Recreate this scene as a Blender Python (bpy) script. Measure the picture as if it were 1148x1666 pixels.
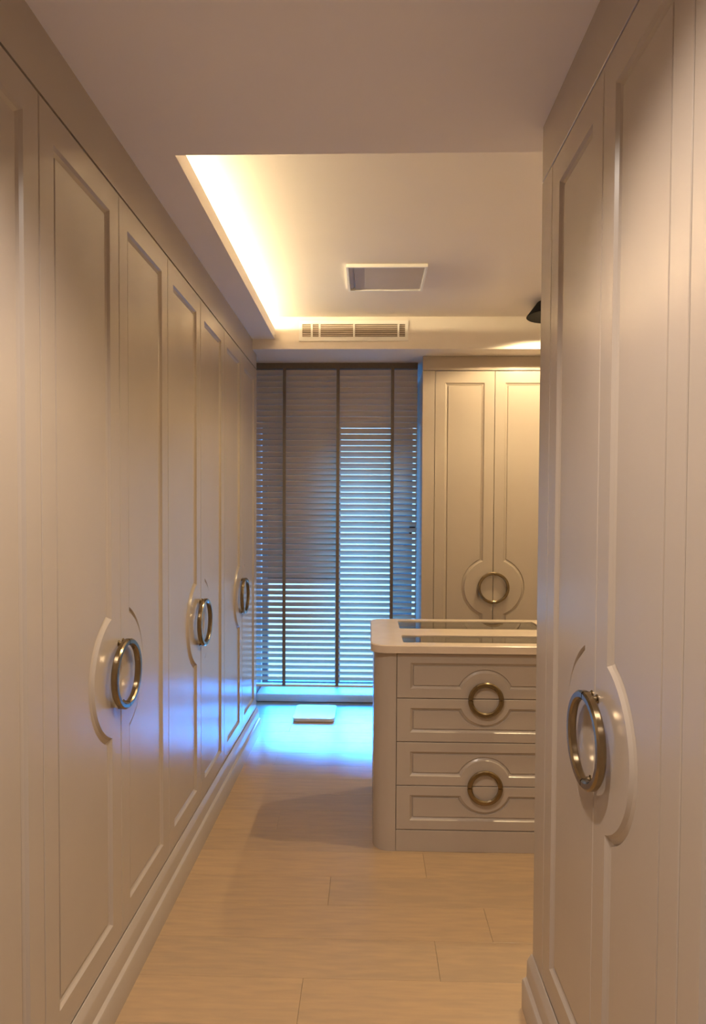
import bpy, bmesh, math, random
from mathutils import Vector, Matrix
from mathutils.geometry import tessellate_polygon
random.seed(7)
for o in list(bpy.data.objects): bpy.data.objects.remove(o)
S = bpy.context.scene
C = S.collection

# ------------------------------------------------------------------ camera
F, YAW, PITCH, ROLL, CY, EYE = 1050.0, .0254, .027, .0049, 864.07, 1.46
cam = bpy.data.cameras.new('camera'); camo = bpy.data.objects.new('camera', cam); C.objects.link(camo)
cam.sensor_fit = 'VERTICAL'; cam.sensor_height = 36.0; cam.lens = F/1666*36.0
cam.shift_y = (CY-833)/1666; cam.clip_start = .02
r0 = Vector((math.cos(YAW), math.sin(YAW), 0)); f0 = Vector((-math.sin(YAW), math.cos(YAW), 0))
fw = f0*math.cos(PITCH)-Vector((0, 0, math.sin(PITCH))); u0 = f0*math.sin(PITCH)+Vector((0, 0, math.cos(PITCH)))
rt = r0*math.cos(ROLL)+u0*math.sin(ROLL); up = u0*math.cos(ROLL)-r0*math.sin(ROLL)
M = Matrix((rt, up, -fw)).transposed().to_4x4(); M.translation = (0, 0, EYE)
camo.matrix_world = M
S.camera = camo

# ------------------------------------------------------------------ light and exposure
S.view_settings.view_transform = 'Standard'; S.view_settings.look = 'None'
S.view_settings.gamma = 1; S.view_settings.use_curve_mapping = False
S.view_settings.exposure = 1.45
SKY = (.30, .58, 1.0); SKY_STRENGTH = .95
SUN_COL = (.02, .27, 1.0); SUN = 12.5; SUN_EL = 30
LED = 215.0; LED_COL = (1.0, .79, .45)
SPOT_W = 25.0; SPOT_COL = (1.0, .76, .42)
FILL_W = 32.0; FILL_COL = (1.0, .86, .74)
w = bpy.data.worlds.new('sky'); S.world = w; w.use_nodes = True
bg = w.node_tree.nodes['Background']; bg.inputs[0].default_value = (*SKY, 1); bg.inputs[1].default_value = SKY_STRENGTH
sun = bpy.data.lights.new('sun', 'SUN'); sun.energy = SUN; sun.color = SUN_COL; sun.angle = math.radians(30)
suno = bpy.data.objects.new('sun', sun); C.objects.link(suno); suno.location = (0, 12, 8)
suno.rotation_euler = (math.radians(-(90-SUN_EL)), 0, math.radians(-4))
pl = bpy.data.lights.new('window_portal', 'AREA'); pl.shape = 'RECTANGLE'; pl.size = 1.5; pl.size_y = 2.2
pl.cycles.is_portal = True
plo = bpy.data.objects.new('window_portal', pl); C.objects.link(plo)
plo.location = (-.13, 5.37, 1.14); plo.rotation_euler = (math.radians(-90), 0, 0)

# ------------------------------------------------------------------ materials
def mat(name, col, rough=.5, metal=0, noise=0, nscale=8, stretch=(1, 1, 1), bump=0, spec=.5, coat=0, emit=None, trans=0, rand=0, col2=None):
    m = bpy.data.materials.new(name); m.use_nodes = True
    nt = m.node_tree; b = nt.nodes['Principled BSDF']
    b.inputs['Base Color'].default_value = (*col, 1); b.inputs['Roughness'].default_value = rough
    b.inputs['Metallic'].default_value = metal; b.inputs['Specular IOR Level'].default_value = spec
    b.inputs['Coat Weight'].default_value = coat; b.inputs['Coat Roughness'].default_value = .12
    b.inputs['Transmission Weight'].default_value = trans
    if emit:
        b.inputs['Emission Color'].default_value = (*emit[0], 1); b.inputs['Emission Strength'].default_value = emit[1]
    if noise or bump or rand:
        tc = nt.nodes.new('ShaderNodeTexCoord'); mp = nt.nodes.new('ShaderNodeMapping'); mp.inputs['Scale'].default_value = stretch
        nz = nt.nodes.new('ShaderNodeTexNoise'); nz.inputs['Scale'].default_value = nscale; nz.inputs['Detail'].default_value = 5
        nt.links.new(tc.outputs['Object'], mp.inputs['Vector']); nt.links.new(mp.outputs['Vector'], nz.inputs['Vector'])
        fac = nz.outputs['Fac']
        if rand:
            oi = nt.nodes.new('ShaderNodeObjectInfo')
            of = nt.nodes.new('ShaderNodeVectorMath'); of.operation = 'SCALE'; of.inputs[0].default_value = (9, 7, 3)
            nt.links.new(oi.outputs['Random'], of.inputs['Scale']); ad = nt.nodes.new('ShaderNodeVectorMath')
            nt.links.new(mp.outputs['Vector'], ad.inputs[0]); nt.links.new(of.outputs[0], ad.inputs[1]); nt.links.new(ad.outputs[0], nz.inputs['Vector'])
            mx = nt.nodes.new('ShaderNodeMath'); mx.operation = 'MULTIPLY_ADD'; mx.inputs[1].default_value = rand
            sc = nt.nodes.new('ShaderNodeMath'); sc.operation = 'MULTIPLY_ADD'; sc.inputs[1].default_value = 1-rand*.5; sc.inputs[2].default_value = -.25*rand
            nt.links.new(nz.outputs['Fac'], sc.inputs[0]); nt.links.new(oi.outputs['Random'], mx.inputs[0]); nt.links.new(sc.outputs[0], mx.inputs[2])
            fac = mx.outputs[0]
        rp = nt.nodes.new('ShaderNodeValToRGB')
        c2 = col2 or tuple(c*(1-noise) for c in col)
        rp.color_ramp.elements[0].position = .3; rp.color_ramp.elements[1].position = .7
        rp.color_ramp.elements[0].color = (*c2, 1); rp.color_ramp.elements[1].color = (*col, 1)
        nt.links.new(fac, rp.inputs['Fac']); nt.links.new(rp.outputs[0], b.inputs['Base Color'])
        if bump:
            bp = nt.nodes.new('ShaderNodeBump'); bp.inputs['Strength'].default_value = bump; bp.inputs['Distance'].default_value = .002
            nt.links.new(nz.outputs['Fac'], bp.inputs['Height']); nt.links.new(bp.outputs[0], b.inputs['Normal'])
    return m
PAINT = mat('greige_lacquer', (.47, .40, .335), .25, noise=.03, nscale=5, spec=.5)
CEIL = mat('ceiling_paint', (.86, .80, .76), .75, noise=.02, nscale=4)
TRAYM = mat('tray_ceiling_paint', (.82, .75, .68), .8, noise=.02, nscale=4)
WALLM = mat('wall_paint', (.66, .60, .54), .8, noise=.03, nscale=6)
OAK = mat('oak_plank', (.50, .335, .185), .30, noise=.2, nscale=6, stretch=(1.2, 9, 9), bump=.05, rand=.30, col2=(.40, .28, .17))
SUB = mat('subfloor', (.16, .085, .04), .8, noise=.2)
BRASS = mat('brushed_champagne_metal', (.32, .25, .155), .22, 1, noise=.08, nscale=40)
STONE = mat('cream_stone', (.70, .58, .46), .22, noise=.06, nscale=14)
GLASS = mat('clear_glass', (.9, .93, .92), .02, trans=1)
def thin_glass(name, tint):
    m = bpy.data.materials.new(name); m.use_nodes = True; nt = m.node_tree
    for n in list(nt.nodes): nt.nodes.remove(n)
    out = nt.nodes.new('ShaderNodeOutputMaterial'); mx = nt.nodes.new('ShaderNodeMixShader')
    tr = nt.nodes.new('ShaderNodeBsdfTransparent'); gl = nt.nodes.new('ShaderNodeBsdfGlossy'); fr = nt.nodes.new('ShaderNodeFresnel')
    tr.inputs[0].default_value = (*tint, 1); gl.inputs['Roughness'].default_value = .02; fr.inputs['IOR'].default_value = 1.5
    nt.links.new(fr.outputs[0], mx.inputs[0]); nt.links.new(tr.outputs[0], mx.inputs[1]); nt.links.new(gl.outputs[0], mx.inputs[2]); nt.links.new(mx.outputs[0], out.inputs[0])
    return m
PANE = thin_glass('window_glass', (.95, .97, .97))
LINING = mat('beige_suede_lining', (.30, .23, .15), .9, noise=.1, nscale=60)
SLAT = mat('taupe_wood_slat', (.84, .70, .52), .42, noise=.12, nscale=10, stretch=(1, 20, 20))
_nt = SLAT.node_tree; _b = _nt.nodes['Principled BSDF']; _mx = _nt.nodes.new('ShaderNodeMixShader'); _tl = _nt.nodes.new('ShaderNodeBsdfTranslucent')
_tl.inputs[0].default_value = (.78, .58, .38, 1); _mx.inputs[0].default_value = .22
_nt.links.new(_b.outputs[0], _mx.inputs[1]); _nt.links.new(_tl.outputs[0], _mx.inputs[2]); _nt.links.new(_mx.outputs[0], _nt.nodes['Material Output'].inputs[0])
TAPE = mat('grey_brown_tape', (.19, .155, .125), .85, noise=.1, nscale=60)
WHITE = mat('white_plastic', (.86, .84, .80), .45, noise=.02)
GREYP = mat('grey_panel', (.52, .44, .36), .55, noise=.04, nscale=9)
DARK = mat('dark_void', (.22, .18, .14), .8, noise=.1)
LOUV = mat('louvre_grey', (.52, .43, .36), .6, noise=.05)
BLACK = mat('black_metal', (.004, .003, .003), .7, noise=.1, spec=.1)
FRAMEM = mat('window_frame_aluminium', (.30, .30, .30), .45, noise=.04)
SILLM = mat('pale_stone_sill', (.88, .88, .87), .4, noise=.04, nscale=12)
TOWER = mat('tan_infill', (.42, .30, .20), .85, noise=.12, nscale=1.0)
LEDM = mat('led_strip_glow', (1, .9, .7), .5, emit=(LED_COL, LED), noise=.01)
BULB = mat('warm_lamp_lens', (1, .9, .75), .4, emit=((1, .8, .55), 6), noise=.01)

# ------------------------------------------------------------------ mesh helpers
def link(name, me, m, parent=None, loc=(0, 0, 0)):
    o = bpy.data.objects.new(name, me); C.objects.link(o); o.location = loc
    if m and not me.materials: me.materials.append(m)
    if parent: o.parent = parent
    return o
def bm_obj(name, bm, m, parent=None, loc=(0, 0, 0), smooth=None):
    bmesh.ops.recalc_face_normals(bm, faces=bm.faces)
    me = bpy.data.meshes.new(name); bm.to_mesh(me); bm.free()
    if smooth:
        me.shade_smooth(); me.set_sharp_from_angle(angle=math.radians(smooth))
    return link(name, me, m, parent, loc)
def box_into(bm, a, b, bev=0):
    r = bmesh.ops.create_cube(bm, size=1.0)
    for v in r['verts']:
        v.co = Vector([(a[i]+b[i])/2+v.co[i]*(b[i]-a[i]) for i in range(3)])
    if bev:
        es = list({e for v in r['verts'] for e in v.link_edges})
        bmesh.ops.bevel(bm, geom=es, offset=bev, segments=2, affect='EDGES', profile=.5)
def box(name, a, b, m, parent=None, bev=0, smooth=None):
    bm = bmesh.new(); box_into(bm, a, b, bev); return bm_obj(name, bm, m, parent, smooth=smooth)
def prism_into(bm, pts, axis, a, b):
    """closed 2-D polygon extruded along axis from a to b"""
    def P(p, t):
        return {'X': (t, p[0], p[1]), 'Y': (p[0], t, p[1]), 'Z': (p[0], p[1], t)}[axis]
    A = [bm.verts.new(P(p, a)) for p in pts]; B = [bm.verts.new(P(p, b)) for p in pts]
    n = len(pts)
    for i in range(n): bm.faces.new((A[i], A[(i+1) % n], B[(i+1) % n], B[i]))
    bm.faces.new(A); bm.faces.new(B)
def prism(name, pts, axis, a, b, m, parent=None, smooth=None):
    bm = bmesh.new(); prism_into(bm, pts, axis, a, b); return bm_obj(name, bm, m, parent, smooth=smooth)
def lathe_into(bm, prof, n=32, mt=None):
    rings = []
    for r, z in prof:
        rings.append([bm.verts.new(Vector((r*math.cos(2*math.pi*k/n), r*math.sin(2*math.pi*k/n), z))) for k in range(n)])
    for a, b in zip(rings, rings[1:]):
        for k in range(n): bm.faces.new((a[k], a[(k+1) % n], b[(k+1) % n], b[k]))
    bm.faces.new(rings[0]); bm.faces.new(rings[-1])
    if mt:
        for rg in rings:
            for v in rg: v.co = mt @ v.co
def tag(o, label=None, cat=None, group=None, kind=None):
    if label: o['label'] = label
    if cat: o['category'] = cat
    if group: o['group'] = group
    if kind: o['kind'] = kind
    return o
def struct(o): o['kind'] = 'structure'; return o
def empty(name, loc=(0, 0, 0), rz=0):
    o = bpy.data.objects.new(name, None); C.objects.link(o); o.location = loc; o.rotation_euler = (0, 0, rz)
    o.empty_display_size = .1
    return o

# panelled front: recessed field whose outline swerves round the ring pull
def outline(W, H, mx, mz, R, c, side, d):
    """panel outline (counter-clockwise) inset by d; circle centred on the given edge at distance c along it"""
    if side in ('top', 'bottom'):
        pts = outline(H, W, mz, mx, R, c, 'right', d)
        pts = [(b, a) for a, b in pts][::-1]
        if side == 'bottom': pts = [(x, H-z) for x, z in pts][::-1]
        return pts
    if side == 'left':
        return [(W-x, z) for x, z in outline(W, H, mx, mz, R, c, 'right', d)][::-1]
    x0, x1, z0, z1 = mx+d, W-mx-d, mz+d, H-mz-d
    pts = [(x0, z0), (x1, z0)]
    if R:
        rr = R+d; k = mx+d; a = math.acos(k/rr)
        n = 28
        for i in range(n+1):
            t = a-2*a*i/n
            pts.append((W-rr*math.cos(t), c-rr*math.sin(t)))
    pts += [(x1, z1), (x0, z1)]
    return pts
PROFILE = ((0, 0), (.006, .007), (.018, .014), (.021, .007))
def front_mesh(name, W, H, mx, mz, R, c, side, prof=PROFILE, th=.020, m=PAINT):
    bm = bmesh.new(); ch = .0018
    loops = [outline(W, H, mx, mz, R, c, side, d) for d, y in prof]
    outer = [(ch, ch), (W-ch, ch), (W-ch, H-ch), (ch, H-ch)]
    full = [(0, 0), (W, 0), (W, H), (0, H)]
    vo = [bm.verts.new((x, 0, z)) for x, z in outer]
    vl = [[bm.verts.new((x, y, z)) for x, z in L] for L, (d, y) in zip(loops, prof)]
    allv = vo+vl[0]
    for t in tessellate_polygon([[Vector((x, z, 0)) for x, z in outer], [Vector((x, z, 0)) for x, z in loops[0]]]):
        try: bm.faces.new([allv[i] for i in t])
        except ValueError: pass
    for A, B in zip(vl, vl[1:]):
        n = len(A)
        for i in range(n): bm.faces.new((A[i], A[(i+1) % n], B[(i+1) % n], B[i]))
    for t in tessellate_polygon([[Vector((x, z, 0)) for x, z in loops[-1]]]):
        bm.faces.new([vl[-1][i] for i in t])
    vf = [bm.verts.new((x, ch, z)) for x, z in full]; vb = [bm.verts.new((x, th, z)) for x, z in full]
    for A, B in ((vo, vf), (vf, vb)):
        for i in range(4): bm.faces.new((A[i], A[(i+1) % 4], B[(i+1) % 4], B[i]))
    bm.faces.new(vb)
    bmesh.ops.recalc_face_normals(bm, faces=bm.faces)
    me = bpy.data.meshes.new(name); bm.to_mesh(me); bm.free()
    me.shade_smooth(); me.set_sharp_from_angle(angle=math.radians(14))
    me.materials.append(m)
    return me
def half_ring_mesh(name, R, bw, y0, y1, a0, a1, post=.0065):
    """half of a ring pull (x-z plane, axis y), with two standoff posts; a0..a1 degrees"""
    bm = bmesh.new(); n = 40; e = bw*.22
    sec = [(R-e, y1), (R, y1-e), (R, y0+e), (R-e, y0), (R-bw+e, y0), (R-bw, y0+e), (R-bw, y1-e), (R-bw+e, y1)]
    rings = []
    for k in range(n+1):
        t = math.radians(a0+(a1-a0)*k/n)
        rings.append([bm.verts.new((r*math.cos(t), -y, r*math.sin(t))) for r, y in sec])
    for A, B in zip(rings, rings[1:]):
        for i in range(8): bm.faces.new((A[i], A[(i+1) % 8], B[(i+1) % 8], B[i]))
    bm.faces.new(rings[0]); bm.faces.new(rings[-1])
    for t in (a0+9, a1-9):
        t = math.radians(t); rr = R-bw/2
        mt = Matrix.Translation((rr*math.cos(t), .001, rr*math.sin(t))) @ Matrix.Rotation(math.radians(90), 4, 'X')
        lathe_into(bm, [(post*1.5, 0), (post*1.5, .003), (post, .005), (post, y0+.003)], 14, mt)
    bmesh.ops.recalc_face_normals(bm, faces=bm.faces)
    me = bpy.data.meshes.new(name); bm.to_mesh(me); bm.free()
    me.shade_smooth(); me.set_sharp_from_angle(angle=math.radians(35)); me.materials.append(BRASS)
    return me

# ------------------------------------------------------------------ levels shared by the room
ZC, ZT, ZB, ZP = 2.565, 2.406, .160, .1615      # soffit, door top, door bottom, plinth top
ZR = .973                                     # ring pull height
XL, XR = -.75, .489                           # wardrobe fronts
YS = 2.012                                    # soffit edge
YB, ZBM, ZTR = 4.12, 2.503, 2.707             # beam front, beam underside, tray ceiling
YF = 4.30                                     # far wardrobe front
YBL = 4.52                                    # blind
LP, RP = .4645, .385                          # door pitch
L0 = 1.925; R0 = 1.398                        # seams that carry the rings

# ------------------------------------------------------------------ structure
fl = struct(box('floor', (-1.45, -1.7, -.10), (2.0, 5.30, -.012), SUB))
PW = .19; JOINT = {13: -.20, 14: .23, 15: .43, 18: .105}    # rows whose butt joints show in the open aisle
for r in range(30):
    y = 1.985+(r-14)*PW; y1 = min(y+PW, 4.944)
    if y1-y < .02: continue
    x = JOINT.get(r, -.9+random.random()*1.2)-1.22*3
    while x < 1.9:
        a, b = max(x, -1.36), min(x+1.22, 1.9)
        if b-a > .03: box('plank', (a+.0003, y+.0003, -.013), (b-.0003, y1-.0003, 0), OAK, fl, bev=.0008)
        x += 1.22
struct(prism('wall_left', [(-1.50, -1.7), (-1.36, -1.7), (-1.36, 4.262), (-.885, 4.262), (-.885, 5.36), (-1.50, 5.36)], 'Z', -.1, 2.9, WALLM))
struct(prism('wall_right', [(2.05, 5.36), (1.9, 5.36), (1.9, 1.86), (1.1, 1.86), (1.1, -1.7), (2.05, -1.7)], 'Z', -.1, 2.9, WALLM))
struct(box('wall_near', (-1.36, -1.7, -.1), (1.1, -1.55, 2.9), WALLM))
bm = bmesh.new()
box_into(bm, (.66, 5.20, -.1), (1.9, 5.36, 2.9)); box_into(bm, (-.885, 5.20, 2.222), (.66, 5.36, 2.9)); box_into(bm, (-.885, 5.20, -.1), (.66, 5.36, .055))
struct(bm_obj('wall_far', bm, WALLM))
# ceiling: near soffit, tray, cove trough, beam
ce = struct(box('ceiling', (-1.36, -1.55, ZTR), (1.9, 5.20, ZTR+.1), TRAYM))
so = box('soffit', (-1.36, -1.55, ZC), (1.1, YS, ZTR-.0005), CEIL, ce)
# cove shelf with upstand lip
prism('cove_shelf', [(-1.358, ZC), (-.607, ZC), (-.607, ZC+.066), (-.622, ZC+.066), (-.622, ZC+.018), (-1.0, ZC+.018), (-1.0, ZTR-.0005), (-1.358, ZTR-.0005)],
      'Y', YS+.0005, YB-.0005, CEIL, ce)
bea = box('beam', (-.885, YB, ZBM), (1.899, 5.199, ZTR-.0005), TRAYM, ce)
# low sill under the window
sl = struct(box('trim_1', (-.870, 4.945, 0), (.66, 5.199, .062), SILLM, bev=.012, smooth=40))

# window
wi = struct(empty('window_1', (-.1125, 5.24, .062)))
def wbox(n, a, b, m, bev=.002):
    return box(n, a, b, m, wi, bev=bev)
def wb(n, x0, x1, z0, z1, y0=-.02, y1=.04, m=FRAMEM, bev=.002):
    return box(n, (x0+.1125, y0, z0-.062), (x1+.1125, y1, z1-.062), m, wi, bev=bev)
WT = 2.22
wb('frame', -.870, -.825, .062, WT); wb('frame', .60, .645, .062, WT); wb('frame', -.825, .60, .062, .090); wb('frame', -.825, .60, WT-.04, WT)
wb('mullion', -.275, -.235, .090, WT-.04); wb('mullion', .185, .345, .090, WT-.04)
wb('transom', -.825, -.275, .890, .930)
wb('infill_panel', -.825, -.275, .930, WT-.04, 0, .02, TOWER)['label'] = 'opaque tan infill panel'
for x0, x1, z1 in ((-.825, -.275, .890), (-.235, .185, WT-.04), (.345, .60, WT-.04)): wb('pane', x0, x1, .090, z1, .006, .012, PANE, 0)
hb = bmesh.new()
for a, b in (((.322, -.034, 1.28), (.342, -.018, 1.36)), ((.326, -.060, 1.33), (.342, -.030, 1.355)), ((.326, -.072, 1.32), (.395, -.055, 1.362)), ((.375, -.072, 1.275), (.395, -.055, 1.335))):
    box_into(hb, (a[0]+.1125, a[1], a[2]-.062), (b[0]+.1125, b[1], b[2]-.062), .003)
bm_obj('latch', hb, BLACK, wi)

# ------------------------------------------------------------------ wardrobes
door_cache = {}
def door_meshes(pw):
    if pw not in door_cache:
        W = pw-.003; H = ZT-ZB-.004
        mz = .077; R = .187; c = ZR-ZB-.002
        ring = [half_ring_mesh('handle', .105, .019, .010, .029, 91, 269), half_ring_mesh('handle', .105, .019, .010, .029, -89, 89)]
        # outline circle is centred on the seam: half the gap beyond the door's edge
        door_cache[pw] = (front_mesh('door', W, H, .066, mz, R, c, 'right'), front_mesh('door', W, H, .066, mz, R, c, 'left'), ring)
    return door_cache[pw]
def wardrobe(loc, rz, pw, label, group, depth=.58):
    t = empty('wardrobe', loc, rz)
    tag(t, label, 'wardrobe', group)
    dl, dr, ring = door_meshes(pw)
    box('body', (.0005, .021, .0005), (2*pw-.0005, depth, ZT+.002), PAINT, t)
    for k, me in enumerate((dl, dr)):
        d = link('door', me, PAINT, t, (k*pw+.0015, 0, ZB+.002))
        x = pw-.0015 if k == 0 else -.0015
        h = link('handle', ring[k], BRASS, d, (x, 0, ZR-ZB-.002))
        h['label'] = 'half ring pull in brushed champagne metal'
    return t
GL = 'greige wardrobes along the long wall'
for k, lab in enumerate(('greige two-door wardrobe next to the window blind',
                         'greige two-door wardrobe second from the blind, opposite the drawer island',
                         'greige two-door wardrobe third from the blind, where the dropped ceiling ends',
                         'greige two-door wardrobe fourth from the blind, wholly under the dropped ceiling')):
    yc = L0+(2-k)*2*LP
    wardrobe((XL, yc-LP, 0), math.pi/2, LP, lab, GL)
LE0, LE1 = L0-3*LP, L0+5*LP       # run of the long wall
GR = 'greige wardrobes facing the long wall'
wardrobe((XR, R0+RP, 0), -math.pi/2, RP, 'greige two-door wardrobe at the free end, across from the long row', GR)
wardrobe((XR, R0-RP, 0), -math.pi/2, RP, 'greige two-door wardrobe behind the free-end one, across from the long row', GR)
XS = .822
wardrobe((XS-.394, YF, 0), 0, .394, 'greige two-door wardrobe on the window wall behind the island', 'greige wardrobes on the window wall', .60)
# face trim: crown, end strips
def trim(n, a, b, bev=.0015): return struct(box('trim_%d' % n, a, b, PAINT, bev=bev))
struct(prism('trim_2', [(LE0, ZT+.0035), (LE1+.019, ZT+.0035), (LE1+.019, ZBM-.0005), (YB-.001, ZBM-.0005), (YB-.001, ZC+.001), (LE0, ZC+.001)], 'X', XL-.019, XL, PAINT))   # crown, long wall
trim(3, (XR, R0-3*RP, ZT+.0035), (XR+.019, 1.886, ZC+.001))            # crown, short wall
trim(4, (.347, YF, ZT+.0035), (1.899, YF+.019, ZBM-.0005))              # crown, window wall
trim(5, (XL-.55, LE1+.0005, 0), (XL, LE1+.019, ZT))                # end panel of the long row
trim(6, (XR, R0+RP+.001, 0), (XR+.60, 1.886, ZT))                  # end panel of the short row
trim(7, (.347, YF, 0), (XS-.394-.001, YF+.60, ZT))                 # end panel of the window row
trim(8, (XS+.394+.001, YF, 0), (1.899, YF+.06, ZT))                # blank panel running to the far corner
# stepped plinths (profile in height / projection)
def plinth_profile(sx, x):
    P = [(0, 0), (.030, 0), (.030, .082), (.027, .088), (.022, .090), (.017, .094), (.016, .140), (.014, .146), (.004, ZP), (0, ZP)]
    return [(x+sx*p, z) for p, z in P]
struct(prism('baseboard_left', plinth_profile(1, XL+.0006), 'Y', LE0, LE1+.019, PAINT, smooth=40))
struct(prism('baseboard_right', plinth_profile(-1, XR-.0006), 'Y', R0-3*RP, 1.886, PAINT, smooth=40))
struct(prism('baseboard_far', [(YF-.0006-p, z) for p, z in [(0, 0), (.030, 0), (.030, .082), (.022, .090), (.016, .094), (.016, .142), (.009, ZP), (0, ZP)]], 'X', .347, 1.899, PAINT, smooth=40))

# ------------------------------------------------------------------ island
IX, IY, IW, ID, IH = .022, 2.760, .958, .665, .866
isl = empty('drawer_island', (IX, IY, 0)); tag(isl, 'greige drawer island with stone top and glass display insets', 'island')
DX0, DX1 = .099, IW-.099
rad = .075
def quarter_post(side):
    n = 12; pts = []
    if side < 0:
        for i in range(n+1):
            t = math.pi+math.pi/2*i/n; pts.append((rad+rad*math.cos(t), rad+rad*math.sin(t)))
        pts += [(DX0-.0015, 0), (DX0-.0015, .105), (0, .105)]
    else:
        for i in range(n+1):
            t = 1.5*math.pi+math.pi/2*i/n; pts.append((IW-rad+rad*math.cos(t), rad+rad*math.sin(t)))
        pts += [(IW, .105), (DX1+.0015, .105), (DX1+.0015, 0)]
    return pts
for s in (-1, 1): prism('corner_post', quarter_post(s), 'Z', 0, IH, PAINT, isl, smooth=30)
bm = bmesh.new()
box_into(bm, (.0, .1055, 0), (.02, ID, IH)); box_into(bm, (IW-.02, .1055, 0), (IW, ID, IH)); box_into(bm, (.0205, ID-.02, 0), (IW-.0205, ID, IH))
box_into(bm, (.0205, .1055, .02), (IW-.0205, ID-.0205, .76)); box_into(bm, (DX0, .022, .02), (DX1, .105, .76))
bm_obj('body', bm, PAINT, isl)
box('display_tray', (.0205, .0225, .7605), (IW-.0205, ID-.0205, .77), LINING, isl)
box('base_rail', (DX0, 0, 0), (DX1, .020, .093), PAINT, isl, bev=.0015)
zs = [.095, .288, .478, .667, .862]
IP = ((0, 0), (.003, .004), (.013, .011), (.015, .005))
hm_top = half_ring_mesh('handle', .076, .021, .010, .022, 1.5, 178.5, .005)
hm_bot = half_ring_mesh('handle', .076, .021, .010, .022, 181.5, 358.5, .005)
for k in range(4):
    z0, z1 = zs[k]+.0015, zs[k+1]-.0015
    W, H = DX1-DX0-.002, z1-z0
    side = 'top' if k % 2 == 0 else 'bottom'
    d = link('drawer', front_mesh('drawer', W, H, .058, .040, .110, W/2, side, IP), PAINT, isl, (DX0+.001, 0, z0))
    h = link('handle', hm_bot if side == 'top' else hm_top, BRASS, d, (W/2, 0, H+.0015 if side == 'top' else -.0015))
    h['label'] = 'half ring pull in brushed champagne metal'
# worktop with two glazed openings
def rrect(x0, x1, y0, y1, r, n=8):
    pts = []
    for cx, cy, s in ((x1-r, y0+r, 1.5), (x1-r, y1-r, 0), (x0+r, y1-r, .5), (x0+r, y0+r, 1)):
        for i in range(n+1):
            t = math.pi*(s+.5*i/n); pts.append((cx+r*math.cos(t), cy+r*math.sin(t)))
    return pts
tx0, tx1, ty0, ty1 = -.014, IW+.014, -.020, ID+.015
outer = rrect(tx0, tx1, ty0, ty1, .07)
inner = rrect(tx0+.004, tx1-.004, ty0+.004, ty1-.004, .066)
holes = [rrect(.128, IW-.128, .045, .215, .012, 3), rrect(.128, IW-.128, .385, .615, .012, 3)]
bm = bmesh.new(); zt, zb = .900, .866
vi = [bm.verts.new((x, y, zt)) for x, y in inner]; vo = [bm.verts.new((x, y, zt-.004)) for x, y in outer]
vob = [bm.verts.new((x, y, zb)) for x, y in outer]
vt = [[bm.verts.new((x, y, zt)) for x, y in h] for h in holes]; vb = [[bm.verts.new((x, y, zb)) for x, y in h] for h in holes]
def capfill(o, hs, ov, hv):
    allv = list(ov)
    for q in hv: allv += q
    for t in tessellate_polygon([[Vector((x, y, 0)) for x, y in o]]+[[Vector((x, y, 0)) for x, y in h] for h in hs]):
        try: bm.faces.new([allv[i] for i in t])
        except ValueError: pass
capfill(inner, holes, vi, vt); capfill(outer, holes, vob, vb)
for A, B in [(vi, vo), (vo, vob)]+list(zip(vt, vb)):
    n = len(A)
    for i in range(n): bm.faces.new((A[i], A[(i+1) % n], B[(i+1) % n], B[i]))
top = bm_obj('worktop', bm, STONE, isl, smooth=30); top['label'] = 'cream stone worktop with rounded corners'
for h in holes:
    g = prism('glass_inset', [(x, y) for x, y in h], 'Z', .888, .896, GLASS, top); g['label'] = 'clear glass inset'

# ------------------------------------------------------------------ venetian blind
bl = empty('venetian_blind', (-.245, YBL, 0)); tag(bl, 'taupe wooden venetian blind with dark ladder tapes in front of the window', 'blind')
BW = .573; SW = .0465; PITCHS = .0405; TILT = math.radians(42)
bm = bmesh.new(); n = 6
sec = []
for i in range(n+1):
    s = -SW/2+SW*i/n; sec.append((s, .0022*(1-(2*i/n-1)**2)))
sec2 = [(s, z-.0026) for s, z in sec][::-1]
ca, sa = math.cos(TILT), math.sin(TILT)
pts = [(s*ca+z*sa, -s*sa+z*ca) for s, z in sec+sec2]      # room edge (negative y) tilted up
prism_into(bm, pts, 'X', -BW, BW)
bmesh.ops.recalc_face_normals(bm, faces=bm.faces)
sm = bpy.data.meshes.new('slat'); bm.to_mesh(sm); bm.free(); sm.materials.append(SLAT)
z = .295; nsl = 0
while z < ZBM-.045:
    link('slat', sm, SLAT, bl, (0, 0, z)); z += PITCHS; nsl += 1
box('head_rail', (-BW, -.028, ZBM-.040), (BW, .028, ZBM-.001), TAPE, bl, bev=.002)  # rail given the dark tape colour to stand in for shade up here
box('bottom_rail', (-BW, -.025, .240), (BW, .025, .256), SLAT, bl, bev=.003)
for x in (-.595, -.222, .155):
    box('ladder_tape', (x+.245-.011, -.0285, .250), (x+.245+.011, -.0272, ZBM-.030), TAPE, bl)

# ------------------------------------------------------------------ things on floor and ceiling
sc = empty('bathroom_scale', (-.385, 4.625, 0)); tag(sc, 'thin white bathroom scale lying on the floor under the blind', 'scale')
prism('platform', rrect(-.148, .148, -.16, .16, .03), 'Z', .020, .028, WHITE, sc, smooth=30)
prism('base', rrect(-.145, .145, -.157, .157, .03), 'Z', .004, .020, WHITE, sc, smooth=30)
for x in (-.10, .10):
    for yy in (-.11, .11):
        b = bmesh.new(); lathe_into(b, [(.018, 0), (.018, .007)], 16)
        bm_obj('foot', b, BLACK, sc, (x, yy, 0))

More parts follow.
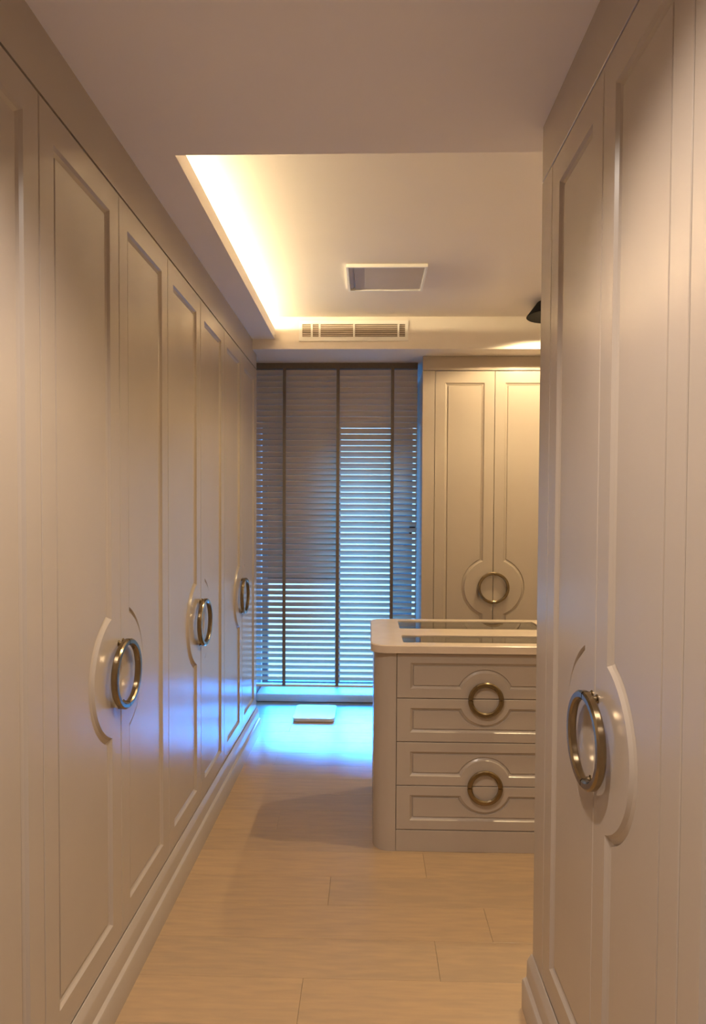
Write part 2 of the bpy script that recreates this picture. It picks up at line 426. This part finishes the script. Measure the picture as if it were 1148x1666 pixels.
# air-conditioning grille on the beam
gr = empty('air_vent_grille', (-.107, YB, 2.552)); tag(gr, 'white slotted air-conditioning grille on the beam above the blind', 'vent')
GW, GH = .345, .1275
bm = bmesh.new()
box_into(bm, (-GW, -.010, 0), (GW, 0, .026)); box_into(bm, (-GW, -.010, GH-.022), (GW, 0, GH))
box_into(bm, (-GW, -.010, .026), (-GW+.020, 0, GH-.022)); box_into(bm, (GW-.020, -.010, .026), (GW, 0, GH-.022))
bm_obj('frame', bm, WHITE, gr)
box('backing', (-GW+.020, -.003, .026), (GW-.020, -.0005, GH-.022), DARK, gr)
for x in (-.265, -.215, .003, .283): box('divider', (x-.006, -.0095, .026), (x+.006, -.0031, GH-.022), WHITE, gr)
bm = bmesh.new(); prism_into(bm, [(-.0085, 0), (-.0075, 0), (-.0032, .008), (-.0042, .008)], 'X', -GW+.020, GW-.020)
bmesh.ops.recalc_face_normals(bm, faces=bm.faces); lm = bpy.data.meshes.new('louvre'); bm.to_mesh(lm); bm.free(); lm.materials.append(LOUV)
for k in range(6): link('louvre', lm, LOUV, gr, (0, 0, .030+k*.0125))

# access hatch on the tray ceiling
ha = empty('ceiling_hatch', (.080, 3.435, ZTR)); tag(ha, 'square grey access hatch with pale frame in the tray ceiling', 'hatch')
a = .192; b_ = .165
bm = bmesh.new()
box_into(bm, (-a-.012, -b_-.012, -.016), (a+.012, -b_, 0)); box_into(bm, (-a-.012, b_, -.016), (a+.012, b_+.012, 0))
box_into(bm, (-a-.012, -b_, -.016), (-a, b_, 0)); box_into(bm, (a, -b_, -.016), (a+.012, b_, 0))
bm_obj('frame', bm, WHITE, ha)
box('panel', (-a+.026, -b_+.004, -.010), (a-.003, b_-.004, -.0005), GREYP, ha, bev=.002)
box('slot', (-a+.002, -b_+.004, -.006), (-a+.020, b_-.004, -.0005), GREYP, ha)

# black cone spotlights on the tray ceiling, one by the beam, one added
def cone_lamp(x, y, label, watts=SPOT_W):
    t = empty('ceiling_spotlight', (x, y, ZTR)); tag(t, label, 'ceiling lamp', 'black cone spotlights')
    b = bmesh.new(); lathe_into(b, [(.080, 0), (.084, -.006), (.138, -.076), (.140, -.080), (.137, -.082), (.040, -.080), (.036, -.070)], 40)
    bm_obj('shade', b, BLACK, t, smooth=30)
    b = bmesh.new(); lathe_into(b, [(.034, -.0705), (.034, -.075), (.020, -.079)], 20); bm_obj('lens', b, BULB, t, smooth=60)
    l = bpy.data.lights.new('spot', 'SPOT'); l.energy = watts; l.color = SPOT_COL; l.shadow_soft_size = .02
    l.spot_size = math.radians(154); l.spot_blend = .25
    lo = bpy.data.objects.new('spot', l); C.objects.link(lo); lo.parent = t; lo.location = (0, 0, -.084)
    return t
cone_lamp(1.060, 3.86, 'black cone spotlight on the tray ceiling near the beam, edge peeping past the wardrobe')
cone_lamp(1.060, 2.55, 'added black cone spotlight, out of view, on the tray ceiling above the near end of the island')  # added lamp, hidden behind the wardrobe, brightens island and floor

# led strip in the cove trough
ls = empty('led_strip', (-.87, (YS+YB)/2, ZC+.018)); tag(ls, 'warm glowing led strip lying in the ceiling cove', 'light strip')
hl = (YB-YS)/2-.02
box('channel', (-.012, -hl, 0), (.012, hl, .046), WHITE, ls); box('diffuser', (-.009, -hl, .0462), (.009, hl, .054), LEDM, ls)

# added downlights in the dropped ceiling, out of view, to lift the ambient light
def downlight(x, y, label):
    t = empty('fill_downlight', (x, y, ZC)); tag(t, label, 'ceiling lamp', 'added fill downlights')
    b = bmesh.new(); lathe_into(b, [(.045, 0), (.045, -.004), (.036, -.005), (.033, -.001)], 32); bm_obj('rim', b, WHITE, t, smooth=30)
    b = bmesh.new(); lathe_into(b, [(.032, -.0005), (.032, -.002)], 32); bm_obj('lens', b, BULB, t)
    l = bpy.data.lights.new('spot', 'SPOT'); l.energy = FILL_W; l.color = FILL_COL; l.spot_size = math.radians(132); l.spot_blend = .7; l.shadow_soft_size = .04
    lo = bpy.data.objects.new('spot', l); C.objects.link(lo); lo.parent = t; lo.location = (0, 0, -.02)
downlight(-.12, .95, 'added small round fill downlight, out of view, in the dropped ceiling between the facing wardrobe rows')
downlight(-.12, -.35, 'added small round fill downlight, out of view, in the dropped ceiling behind the wardrobe rows')
